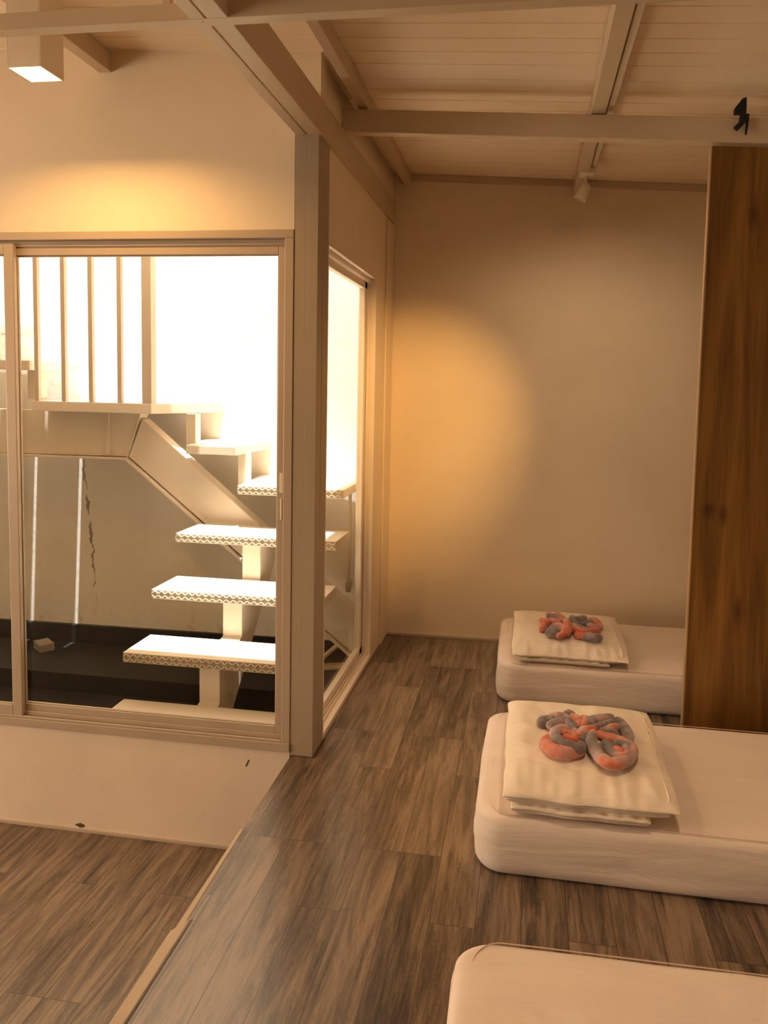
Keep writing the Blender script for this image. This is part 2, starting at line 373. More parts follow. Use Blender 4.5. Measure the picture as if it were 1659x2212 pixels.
o = mb.build('wall_rear', M['wall']); struct(o, 'cream wall behind the camera', 'wall')
w3 = thing('added_window_left', 'added wide window in the left wall, unseen, for indoor fill', 'window', (XL-.06, 0, -.1)); w3['kind'] = 'structure'  # made-up window, added so more light reaches the room from the left
mb = MB()
for a, b_ in ((-2.4, -2.34), (-.83, -.77), (.77, .83), (2.34, 2.4)): mb.box(XL-.1, XL-.03, a, b_, -.1, 2.5)
mb.box(XL-.1, XL-.03, -2.34, 2.34, -.1, -.04); mb.box(XL-.1, XL-.03, -2.34, 2.34, 2.44, 2.5)
mb.build('window_frame', M['frame'], w3, bevel=.003); MB().box(XL-.067, XL-.062, -2.34, 2.34, -.04, 2.44).build('pane', M['glass'], w3)
w4 = thing('added_window_rear', 'added unseen window in the rear wall for more fill', 'window', (1.65, -3.06, .4)); w4['kind'] = 'structure'  # made-up window, added to even out the light from behind
mb = MB()
for a, b_ in ((.9, .95), (1.63, 1.68), (2.35, 2.4)): mb.box(a, b_, -3.09, -3.03, .4, 2.5)
mb.box(.95, 2.35, -3.09, -3.03, .4, .45); mb.box(.95, 2.35, -3.09, -3.03, 2.45, 2.5)
mb.build('window_frame', M['frame'], w4, bevel=.003); MB().box(.95, 2.35, -3.062, -3.058, .45, 2.45).build('pane', M['glass'], w4)

# ------------------------------------------------------------------ front window: two sliding sashes in one frame
w1 = thing('window_1', 'wide cream framed sliding window onto the courtyard stairs', 'window', (-2.4, 3.30, .02)); w1['kind'] = 'structure'
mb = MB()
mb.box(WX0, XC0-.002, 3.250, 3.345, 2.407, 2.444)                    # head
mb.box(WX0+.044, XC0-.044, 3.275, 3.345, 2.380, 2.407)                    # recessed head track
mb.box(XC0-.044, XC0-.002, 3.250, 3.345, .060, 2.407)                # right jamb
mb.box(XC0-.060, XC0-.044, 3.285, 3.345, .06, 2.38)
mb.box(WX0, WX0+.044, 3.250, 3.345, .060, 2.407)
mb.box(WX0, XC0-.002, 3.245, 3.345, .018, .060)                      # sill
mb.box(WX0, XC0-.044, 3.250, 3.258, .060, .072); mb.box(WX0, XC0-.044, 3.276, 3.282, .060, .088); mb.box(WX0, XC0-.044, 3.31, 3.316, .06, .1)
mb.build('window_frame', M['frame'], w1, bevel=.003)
def sash(x0, x1, y0, y1, sl, sr, name='sash'):
    mb = MB(); z0, z1 = .070, 2.392
    mb.box(x0, x0+sl, y0, y1, z0, z1); mb.box(x1-sr, x1, y0, y1, z0, z1)
    mb.box(x0+sl, x1-sr, y0, y1, z0, .122); mb.box(x0+sl, x1-sr, y0, y1, 2.340, z1)
    # glazing bead
    for (a, b_, c, d) in ((x0+sl, x0+sl+.006, .122, 2.340), (x1-sr-.006, x1-sr, .122, 2.340)): mb.box(a, b_, y0+.006, y1-.006, c, d)
    mb.box(x0+sl, x1-sr, y0+.006, y1-.006, .122, .128); mb.box(x0+sl, x1-sr, y0+.006, y1-.006, 2.334, 2.340)
    s = mb.build(name, M['frame'], w1, bevel=.003)
    ym = (y0+y1)/2
    g = MB().box(x0+sl-.004, x1-sr+.004, ym-.002, ym+.002, .120, 2.342).build('pane', M['glass']); g.parent = s; g.matrix_parent_inverse = s.matrix_parent_inverse.copy(); 
    g.matrix_parent_inverse = (Matrix.Translation(w1.location) @ s.matrix_parent_inverse).inverted()
    return s
s_r = sash(-2.500, XC0-.046, 3.284, 3.309, .040, .038)
s_l = sash(-3.75, -2.452, 3.256, 3.279, .04, .052)
mb = MB()   # recessed pull and latch on the right sash stile
mb.box(-1.131, -1.113, 3.279, 3.285, 1.245, 1.340); mb.box(-1.127, -1.117, 3.277, 3.284, 1.12, 1.222)
h = mb.build('pull_handle', M['white_plastic'], bevel=.003); h.parent = s_r; h.matrix_parent_inverse = (Matrix.Translation(w1.location) @ s_r.matrix_parent_inverse).inverted()

# ------------------------------------------------------------------ side window
w2 = thing('window_2', 'narrow floor length side window beside the column', 'window', (-1.0, 3.98, .02)); w2['kind'] = 'structure'
mb = MB(); t = .012
mb.box(XC0, XC1+.002, SY0, SY1, SZ0, SZ0+.014); mb.box(XC0, XC1, SY0, SY1, SZ1-t, SZ1)          # liner
mb.box(XC0, XC1+.001, SY1-t, SY1, SZ0, SZ1); mb.box(XC0, XC1, SY0, SY0+t, SZ0, SZ1)
for xa, xb in ((-1.002, -.996), (-.985, -.980)): mb.box(xa, xb, SY0, SY1, SZ0+.01, SZ0+.032)     # tracks
mb.box(-1.002, -.980, SY0, SY1, SZ1-.034, SZ1-t); mb.box(-1.002, -.984, SY1-.03, SY1, SZ0, SZ1)
mb.build('window_frame', M['frame_side'], w2, bevel=.002)
mb = MB(); ya, yb = SY0+.01, SY1-.022; za, zb = SZ0+.030, SZ1-.03
mb.box(-1.040, -1.006, ya, ya+.05, za, zb); mb.box(-1.040, -1.006, yb-.055, yb, za, zb)
mb.box(-1.040, -1.006, ya, yb, za, za+.045); mb.box(-1.040, -1.006, ya, yb, zb-.045, zb)
s2 = mb.build('sash', M['frame_side'], w2, bevel=.003)
g = MB().box(-1.026, -1.022, ya+.046, yb-.05, za+.04, zb-.04).build('pane', M['glass']); g.parent = s2
g.matrix_parent_inverse = (Matrix.Translation(w2.location) @ s2.matrix_parent_inverse).inverted()

# ------------------------------------------------------------------ column and beams
mb = MB()
# two lipped channels face to face: shallow seams on the visible faces
mb.prism([(XC0, 3.254), (XC0+.052, 3.254), (XC0+.0535, 3.2552), (XC0+.055, 3.254), (XC1, 3.254), (XC1, 3.330), (XC1-.004, 3.334), (XC1, 3.338), (XC1, 3.428), (XC0, 3.428)], 2, 0, 2.856)
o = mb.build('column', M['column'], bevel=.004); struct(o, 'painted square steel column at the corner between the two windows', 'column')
o = MB().box(XC0+.005, XC1+.012, 3.25, 3.44, 0, .004).build('column_base_line', M['groove']); struct(o, 'dark joint around the foot of the steel column', 'joint')

BZ0, BZ1 = 2.855, 3.005
mb = MB()
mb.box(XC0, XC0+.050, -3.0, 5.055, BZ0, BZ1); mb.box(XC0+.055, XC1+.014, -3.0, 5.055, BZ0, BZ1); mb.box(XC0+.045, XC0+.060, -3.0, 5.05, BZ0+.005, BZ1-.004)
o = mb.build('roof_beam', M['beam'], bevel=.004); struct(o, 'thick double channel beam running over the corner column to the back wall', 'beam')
mb = MB().box(XL, 3.0, 2.216, 2.264, 2.855-.001, 2.905)
for x in (-1.735, -1.705, -1.025, .05): mb.tube([(x, 2.235, 2.8525), (x, 2.235, 2.856)], .004, 8)
o = mb.build('tie_beam', M['beam'], bevel=.004); struct(o, 'slim level tie beam crossing closest to the camera', 'beam')
x0, x1 = XC1+.004, 3.0
zb = lambda x: 2.990 - .054*(x+.938)
o = MB().hexa([(x0, 3.628, zb(x0)), (x1, 3.628, zb(x1)), (x1, 3.690, zb(x1)), (x0, 3.690, zb(x0))],
              [(x0, 3.628, zb(x0)+.111), (x1, 3.628, zb(x1)+.111), (x1, 3.690, zb(x1)+.111), (x0, 3.690, zb(x0)+.111)]).build('cross_beam', M['beam'], bevel=.005)
struct(o, 'cream cross beam above the brown wood panel', 'beam')
def rafter(xa, xb, za, y0, y1, lab):
    za_l = za; 
    o = MB().hexa([(xa, y0, za), (xb, y0, za), (xb, y1, za), (xa, y1, za)], [(xa, y0, CZ(xa)+.003), (xb, y0, CZ(xb)+.003), (xb, y1, CZ(xb)+.003), (xa, y1, CZ(xa)+.003)]).build('rafter', M['beam'], bevel=.003)
    return struct(o, lab, 'rafter')
rafter(-.872, -.824, 3.108, -3, 5.057, 'rafter just to the right of the thick double beam')
rafter(.246, .312, 3.040, -3, 5.078, 'rafter that carries the spotlight track')
rafter(-2.00, -1.938, 3.160, -3, 3.258, 'short rafter end above the front window beside the lamp')
o = MB().box(-1.152, -1.130, 2.226, 2.248, 2.904, 3.202).build('hanger_rod', M['beam']); struct(o, 'short square hanger between the tie beam and ceiling', 'hanger')

# ------------------------------------------------------------------ wood partition panel under the cross beam
pp = thing('partition_panel', 'tall brown wood partition panel standing under the cross beam', 'panel', (1.4, 3.66, 0))
mb = MB().prism([(.796, 0), (2.3, 0), (2.3, zb(2.3)-.014), (.796, 2.883)], 1, 3.642, 3.676); mb.build('board', M['teak'], pp, bevel=.001)
mb = MB().box(.790, .7955, 3.643, 3.675, 0, 2.883); e = mb.build('edge_strip', M['edge'], pp); e['label'] = 'pale edge strip'

# unseen slab added to keep the sun off the left courtyard floor
o = MB().box(-5.15, -1.965, 3.36, 4.40, 3.46, 3.60).build('shade_slab', M['court']); struct(o, 'unseen slab added to shade the left of the courtyard', 'slab')

# ------------------------------------------------------------------ lamp, track, spotlight, clamp
LX, LY, LZ = -1.908, 2.682, 2.915; hs = .070
lp = thing('ceiling_lamp', 'square cream box lamp shining down near the front window', 'lamp', (LX, LY, LZ))
mb = MB(); w = .006; zt = CZ(LX)-.002
mb.box(LX-hs, LX-hs+w, LY-hs, LY+hs, LZ, zt); mb.box(LX+hs-w, LX+hs, LY-hs, LY+hs, LZ, zt)
mb.box(LX-hs+w, LX+hs-w, LY-hs, LY-hs+w, LZ, zt); mb.box(LX-hs+w, LX+hs-w, LY+hs-w, LY+hs, LZ, zt); mb.box(LX-hs+w, LX+hs-w, LY-hs+w, LY+hs-w, zt-.01, zt)
mb.build('housing', M['lamp'], lp, bevel=.001)
mb = MB(); a, b_ = hs-w, .034; z0, z1 = LZ+.002, LZ+.030      # bright reflector funnel
q = [(-1,-1), (1,-1), (1,1), (-1,1)]
mb.add([(LX+a*i, LY+a*j, z0) for i, j in q] + [(LX+b_*i, LY+b_*j, z1) for i, j in q], [(0,1,5,4), (1,2,6,5), (2,3,7,6), (3,0,4,7)])
mb.build('reflector', emit('lit_reflector', (1, .80, .48), 1.3), lp)
MB().box(LX-b_, LX+b_, LY-b_, LY+b_, z1-.001, z1+.004).build('bulb_lens', M['lamp_glow'], lp)

tr = MB(); x = .336
tr.box(x-.014, x+.014, .5, 4.30, 3.062, 3.086)
tk = thing('lighting_track', 'long cream lighting track beside the rafter', 'track', (x, 2.4, 3.06))
tr.build('track_rail', M['white_plastic'], tk, bevel=.002)
mb = MB()
for yy in (1.2, 2.5, 3.3, 4.2): MB().box(x-.010, x+.008, yy-.02, yy+.02, 3.086, CZ(x)+.002).build('track_clip', M['white_plastic'], tk)
MB().box(x-.010, x+.010, 4.30, 4.36, 3.066, 3.084).build('end_cap', M['white_plastic'], tk)
sp = thing('spotlight', 'small white adjustable spotlight near the back wall', 'spotlight', (.30, 4.62, 3.0))
mb = MB().box(.325, .350, 4.362, 4.60, 3.070, 3.092); mb.build('mount', M['white_plastic'], sp, bevel=.003)
mb = MB().box(.262, .344, 4.56, 4.66, 3.028, 3.066); mb.build('adapter', M['white_plastic'], sp, bevel=.006)
mb = MB().tube([(.300, 4.62, 3.03), (.297, 4.63, 2.985)], .010, 10); mb.box(.288, .312, 4.615, 4.635, 2.968, 2.99); mb.build('stem', M['white_plastic'], sp, bevel=.002)
d = V((-.42, .0, -.9)).normalized(); c0 = V((.306, 4.63, 2.985))
mb = MB().tube([c0, c0+d*.012, c0+d*.05, c0+d*.052, c0+d*.098, c0+d*.1], [.018, .030, .031, .036, .038, .036], 20)
mb.build('lamp_head', M['white_plastic'], sp)
mb = MB().tube([c0+d*.1, c0+d*.102], [.030, .030], 20); mb.build('lens', M['glass_lens'], sp)

cl = thing('spring_clamp', 'black plastic clamp gripping the cross beam above the wood panel', 'clamp', (.905, 3.62, 3.0))
zt = zb(.9)+.111; cx = .902
mb = MB().prism([(cx-.026, zt+.006), (cx-.028, zt+.03), (cx+.004, zt+.072), (cx+.022, zt+.078), (cx+.024, zt+.02), (cx+.018, zt-.03), (cx-.002, zt-.03), (cx, zt+.006)], 1, 3.600, 3.628); mb.build('upper_jaw', M['black'], cl, bevel=.003)
mb = MB().tube([(cx+.030, 3.606, zt+.002), (cx+.012, 3.600, zt-.028), (cx-.020, 3.598, zt-.062)], [.008, .012, .013], 10); mb.build('handle', M['black'], cl)
mb = MB().tube([(cx+.034, 3.612, zt+.005), (cx+.027, 3.606, zt-.085)], [.006, .005], 8); mb.build('lever', M['black'], cl)

# ------------------------------------------------------------------ mattresses
def rrect(x0, x1, y0, y1, r, n=8, side=26):
    pts = []
    def arc(cx, cy, a0):
        for i in range(n+1):
            a = a0 + math.pi/2*i/n; pts.append((cx+r*math.cos(a), cy+r*math.sin(a)))
    def line(a, b, k):
        for i in range(1, k): pts.append((a[0]+(b[0]-a[0])*i/k, a[1]+(b[1]-a[1])*i/k))
    arc(x1-r, y1-r, 0); line((x1-r, y1), (x0+r, y1), side*2); arc(x0+r, y1-r, math.pi/2); line((x0, y1-r), (x0, y0+r), side)
    arc(x0+r, y0+r, math.pi); line((x0+r, y0), (x1-r, y0), side*2); arc(x1-r, y0+r, 1.5*math.pi); line((x1, y0+r), (x1, y1-r), side)
    return pts
def make_mattress(seed, lab):
    Lx, Wy, Hh = 1.92, .90, .226
    prof = [(.034, 0), (.014, .008), (.004, .026), (0, .05), (-.002, .08), (-.003, .11), (-.002, .14), (0, .17), (.003, .195), (.009, .211), (.018, .220), (.032, .2245), (.060, .2265), (.10, .2275), (.17, .229), (.26, .230), (.38, .231)]
    mb = MB(); rings = []; off = seed*11.3
    def nz(p, amp): return amp*noise.noise(V((p[0]*2.2+off, p[1]*2.2, p[2]*26)))
    for ins, z in prof:
        r = max(.105-ins*.55, .02)
        base = rrect(ins, Lx-ins, ins, Wy-ins, r)
        ring = []
        for (x, y) in base:
            side = 1 if .02 < z < .21 else .35
            dx = nz((x, y, z), .008*side); dy = nz((x+5, y+3, z), .008*side); dz = .004*noise.noise(V((x*5+off, y*5, 3))) if z > .2 else 0
            ring.append((x+dx, y+dy, z+dz))
        rings.append(ring)
    n = len(rings[0]); vs = [p for r in rings for p in r]; fs = []
    for i in range(len(rings)-1):
        for k in range(n): fs.append((i*n+k, i*n+(k+1) % n, (i+1)*n+(k+1) % n, (i+1)*n+k))
    fs.append(tuple(range((len(rings)-1)*n, len(rings)*n))); fs.append(tuple(range(n))[::-1])
    mb.add(vs, fs)
    t = thing('mattress', lab, 'mattress', (0, 0, 0), 'mattresses laid on the floor')
    mb.build('fitted_sheet', M['sheet'], t, smooth=True)
    rg = [(p[0]+.040*max(0, 1-p[0]/.30)**1.5, p[1], .2245+.003*min(1, p[0]*4)) for p in rings[10]]
    MB().tube(rg,   .0017, 6, closed=True).build('piping', M['piping'], t, smooth=True)
    return t
mats = [('mattress along the back wall, half hidden by the brown wood panel', 4.035), ('middle mattress in front of the brown wood panel, carrying the larger folded duvet', 2.555), ('bare mattress closest to the camera with nothing on top', 1.065)]
for i, (lab, y) in enumerate(mats):
    t = make_mattress(i, lab); t.location = (-.148 if i != 0 else -.128, y, 0); t.rotation_euler = (0, 0, math.radians((.6, -.3, .4)[i]))
MT = .231   # top of a mattress

# ------------------------------------------------------------------ folded duvets
def duvet(name, lab, x0, x1, y0, y1, z0, th, seed, open_front):
    """a quilt folded over its near-left edge: a lower layer, a turned edge and a puffy top layer"""
    t = thing(name, lab, 'duvet', ((x0+x1)/2, (y0+y1)/2, z0), 'folded duvets on the mattresses')
    W, D = x1-x0, y1-y0
    def slab(a0, a1, b0, b1, zb_, zt_, e, amp, skew=0, nu=64, nv=64, droop=.0):
        """pillow-like slab with soft rim"""
        vs = []; top = []; 
        el, er, ef, eb = e if isinstance(e, tuple) else (e, e, e, e)
        def prof(u, a_, b_):               # 0 at rim -> 1 inside
            k = min(1, min(u/a_, (1-u)/b_)); return math.sqrt(max(0, 1-(1-k)**2))
        for s_ in (1, 0):
            for j in range(nv+1):
                for i in range(nu+1):
                    u, v = i/nu, j/nv
                    # finer sampling at the rim
                    uu = .5-.5*math.cos(math.pi*u); vv = .5-.5*math.cos(math.pi*v)
                    h = min(1.0, prof(uu, el, er)*prof(vv, ef, eb)**.8)
                    x = a0+(a1-a0)*uu; y = b0+(b1-b0)*vv + skew*(uu-.5)
                    # rounded plan corners, ragged rim
                    rim = 1-min(1, min(uu, 1-uu, vv, 1-vv)*6)
                    x += .010*rim*noise.noise(V((x*9+seed, y*9, 1))); y += .012*rim*noise.noise(V((x*8, y*8+seed, 4)))
                    mid = (zb_+zt_)/2
                    if s_:
                        z = mid+(zt_-mid)*h
                        # radial gathers near the rim
                        g1 = noise.noise(V((x*26+seed, y*7, 2)))*max(0, 1-vv*4)+noise.noise(V((x*7, y*26+seed, 2)))*max(0, 1-(1-uu)*4)
                        z += h*(amp*noise.noise(V((x*6+seed, y*6, 9))) + amp*.5*noise.noise(V((x*17, y*11+seed, 5))) + .017*g1)
                    else: z = mid+(zb_-mid)*h
                    z -= droop*max(0, 1-vv*3.2)**2
                    vs.append((x, y, z))
        n = (nu+1)*(nv+1); fs = []
        for s_ in (0, 1):
            for j in range(nv):
                for i in range(nu):
                    a = s_*n+j*(nu+1)+i; f = (a, a+1, a+nu+2, a+nu+1); fs.append(f if s_ == 0 else f[::-1])
        bd = [i for i in range(nu+1)] + [j*(nu+1)+nu for j in range(1, nv+1)] + [nv*(nu+1)+i for i in range(nu-1, -1, -1)] + [j*(nu+1) for j in range(nv-1, 0, -1)]
        for k in range(len(bd)):
            a, b2 = bd[k], bd[(k+1) % len(bd)]; fs.append((a, b2, b2+n, a+n))
        return vs, fs
    # lower folded layers
    mb = MB(); mb.add(*slab(x0+.030, x1-.095, y0+.004, y1-.01, z0+.001, z0+th*.30, .06, .002, .0))
    lo = mb.build('lower_fold', M['duvet'], t, smooth=True)
    mb = MB(); mb.add(*slab(x0+.014, x1-.030, y0+.012, y1-.004, z0+th*.20, z0+th*.50, .08, .003))
    mi = mb.build('middle_fold', M['duvet'], t, smooth=True)
    mb = MB(); mb.add(*slab(x0, x1, y0, y1, z0+th*.40, z0+th, (.15, .28, .50, .24), .010, 0, 110, 110, droop=open_front))
    # rolled near-left edge
    to = mb.build('top_fold', M['duvet'], t, smooth=True)
    # piped seam along the side
    pth = []
    for k in range(40):
        v = k/39; y = y0+.035+(D-.07)*v
        pth.append((x1-.036+.006*math.sin(v*9+seed), y, z0+th*(.83+.10*math.sin(math.pi*v))-open_front*.8*max(0, 1-v*3.2)**2+.002*math.sin(v*31)))
    MB().tube(pth, .0035, 6).build('seam', M['duvet'], t, smooth=True)
    return t
duvet('duvet', 'larger folded cream duvet on the middle mattress', -.045, .565, 2.548, 3.275, MT+.004, .148, 2.3, .036)
duvet('duvet', 'folded cream duvet on the mattress along the back wall', -.045, .590, 4.055, 4.770, MT+.004, .106, 8.1, .032)

# ------------------------------------------------------------------ fleece blankets folded into flowers
# every roll of cloth: points (x, y, height over the duvet, radius, tone 0 grey .. 1 coral)
FLOWER_A = [('petal', [(0.248, 2.754, 0.015, 0.016, 0.8), (0.197, 2.717, 0.017, 0.021, 0.75), (0.145, 2.715, 0.018, 0.022, 0.9), (0.113, 2.763, 0.018, 0.021, 0.95), (0.118, 2.809, 0.02, 0.019, 0.85), (0.144, 2.836, 0.02, 0.016, 0.6)]), ('petal', [(0.242, 2.78, 0.03, 0.015, 0), (0.231, 2.731, 0.03, 0.018, 0), (0.197, 2.733, 0.036, 0.019, 0), (0.163, 2.749, 0.038, 0.018, 0.05), (0.143, 2.789, 0.04, 0.017, 0.45), (0.148, 2.834, 0.043, 0.016, 0.6), (0.175, 2.858, 0.045, 0.015, 0.5), (0.209, 2.859, 0.042, 0.014, 0.4), (0.235, 2.835, 0.04, 0.013, 0.7)]), ('petal', [(0.166, 2.832, 0.04, 0.0125, 0.9), (0.192, 2.837, 0.04, 0.0125, 1), (0.217, 2.819, 0.038, 0.0125, 0.9), (0.221, 2.796, 0.032, 0.0125, 1), (0.196, 2.799, 0.032, 0.0125, 1), (0.179, 2.824, 0.032, 0.0125, 1)]), ('petal', [(0.182, 2.817, 0.014, 0.034, 0), (0.212, 2.819, 0.016, 0.032, 0)]), ('petal2', [(0.1, 2.927, 0.016, 0.014, 0), (0.097, 2.961, 0.02, 0.017, 0), (0.119, 2.971, 0.024, 0.016, 0.05), (0.148, 2.961, 0.026, 0.014, 0.1)]), ('petal2', [(0.116, 2.911, 0.024, 0.014, 0.3), (0.152, 2.932, 0.03, 0.018, 0.3), (0.187, 2.948, 0.034, 0.017, 0.3), (0.218, 2.923, 0.032, 0.016, 0.2), (0.234, 2.884, 0.03, 0.014, 0.3)]), ('petal2', [(0.125, 3.004, 0.024, 0.014, 0.8), (0.157, 2.989, 0.032, 0.017, 0.35), (0.187, 2.992, 0.032, 0.016, 0.3), (0.212, 2.956, 0.03, 0.014, 0.2)]), ('petal2', [(0.189, 3.03, 0.028, 0.012, 0.05), (0.214, 3.048, 0.025, 0.014, 0.05), (0.227, 3.023, 0.02, 0.012, 0.05)]), ('petal2', [(0.219, 3.028, 0.02, 0.015, 0.45), (0.232, 2.988, 0.028, 0.018, 0.85), (0.241, 2.939, 0.032, 0.017, 1), (0.254, 2.9, 0.035, 0.014, 1)]), ('petal2', [(0.256, 3.022, 0.022, 0.013, 1), (0.275, 2.991, 0.028, 0.015, 1), (0.263, 2.933, 0.034, 0.015, 1), (0.25, 2.893, 0.035, 0.013, 1)]), ('petal2', [(0.149, 2.968, 0.013, 0.03, 0.05), (0.233, 2.992, 0.015, 0.03, 0.05)]), ('petal3', [(0.278, 2.921, 0.03, 0.015, 0), (0.294, 2.965, 0.032, 0.019, 0), (0.328, 2.991, 0.034, 0.02, 0.35), (0.363, 3.017, 0.03, 0.019, 0.05), (0.388, 3.028, 0.024, 0.015, 0.05)]), ('petal3', [(0.293, 2.914, 0.028, 0.014, 0), (0.328, 2.927, 0.032, 0.017, 0), (0.359, 2.952, 0.034, 0.016, 0), (0.383, 3.0, 0.028, 0.013, 0)]), ('petal3', [(0.388, 3.022, 0.024, 0.015, 0.05), (0.409, 3.0, 0.022, 0.019, 0.05), (0.426, 2.942, 0.02, 0.019, 0.1), (0.429, 2.883, 0.016, 0.018, 0.1), (0.415, 2.836, 0.014, 0.014, 0.1)]), ('petal3', [(0.316, 2.907, 0.024, 0.012, 0), (0.347, 2.909, 0.03, 0.014, 0.1), (0.369, 2.925, 0.034, 0.015, 0.6), (0.402, 2.962, 0.028, 0.012, 0.2)]), ('petal3', [(0.318, 2.895, 0.02, 0.014, 0.05), (0.358, 2.892, 0.024, 0.018, 0.05), (0.397, 2.897, 0.02, 0.015, 0.05)]), ('petal3', [(0.314, 2.964, 0.013, 0.03, 0), (0.399, 2.956, 0.014, 0.032, 0)]), ('knot', [(0.231, 2.815, 0.04, 0.014, 0.6), (0.253, 2.838, 0.048, 0.018, 0.55), (0.277, 2.85, 0.05, 0.018, 0.9), (0.3, 2.871, 0.045, 0.015, 1)]), ('knot', [(0.247, 2.792, 0.022, 0.018, 0), (0.26, 2.817, 0.032, 0.02, 0), (0.281, 2.863, 0.036, 0.016, 0)]), ('petal4', [(0.304, 2.843, 0.045, 0.017, 0.9), (0.284, 2.828, 0.04, 0.019, 0.4), (0.279, 2.783, 0.035, 0.019, 0.1), (0.291, 2.736, 0.028, 0.019, 0.2), (0.307, 2.697, 0.021, 0.02, 0.3), (0.33, 2.669, 0.019, 0.02, 0.7), (0.359, 2.67, 0.019, 0.019, 0.5), (0.398, 2.698, 0.021, 0.018, 0.3), (0.426, 2.75, 0.024, 0.018, 0.5), (0.426, 2.788, 0.028, 0.017, 0.4), (0.399, 2.811, 0.035, 0.016, 0.7), (0.363, 2.821, 0.04, 0.016, 0.9), (0.326, 2.827, 0.043, 0.016, 1), (0.305, 2.841, 0.045, 0.016, 0.9)]), ('petal4', [(0.331, 2.81, 0.033, 0.0145, 0.05), (0.338, 2.772, 0.03, 0.0145, 0.1), (0.349, 2.735, 0.029, 0.0145, 0.2), (0.365, 2.708, 0.029, 0.0145, 0.6), (0.389, 2.706, 0.03, 0.0145, 0.9), (0.409, 2.741, 0.032, 0.0145, 0.6)]), ('petal4', [(0.363, 2.788, 0.035, 0.0135, 0.1), (0.386, 2.789, 0.037, 0.0135, 0.05), (0.404, 2.775, 0.035, 0.0135, 0.1), (0.402, 2.74, 0.033, 0.0135, 0.4)]), ('petal4', [(0.36, 2.752, 0.032, 0.015, 1), (0.377, 2.731, 0.035, 0.015, 1), (0.39, 2.72, 0.032, 0.015, 1)]), ('petal4', [(0.339, 2.66, 0.012, 0.012, 0.5), (0.38, 2.688, 0.014, 0.015, 0.3), (0.416, 2.724, 0.013, 0.014, 0.25), (0.436, 2.768, 0.013, 0.012, 0.3)]), ('petal4', [(0.33, 2.782, 0.014, 0.032, 0), (0.39, 2.773, 0.014, 0.034, 0)])]
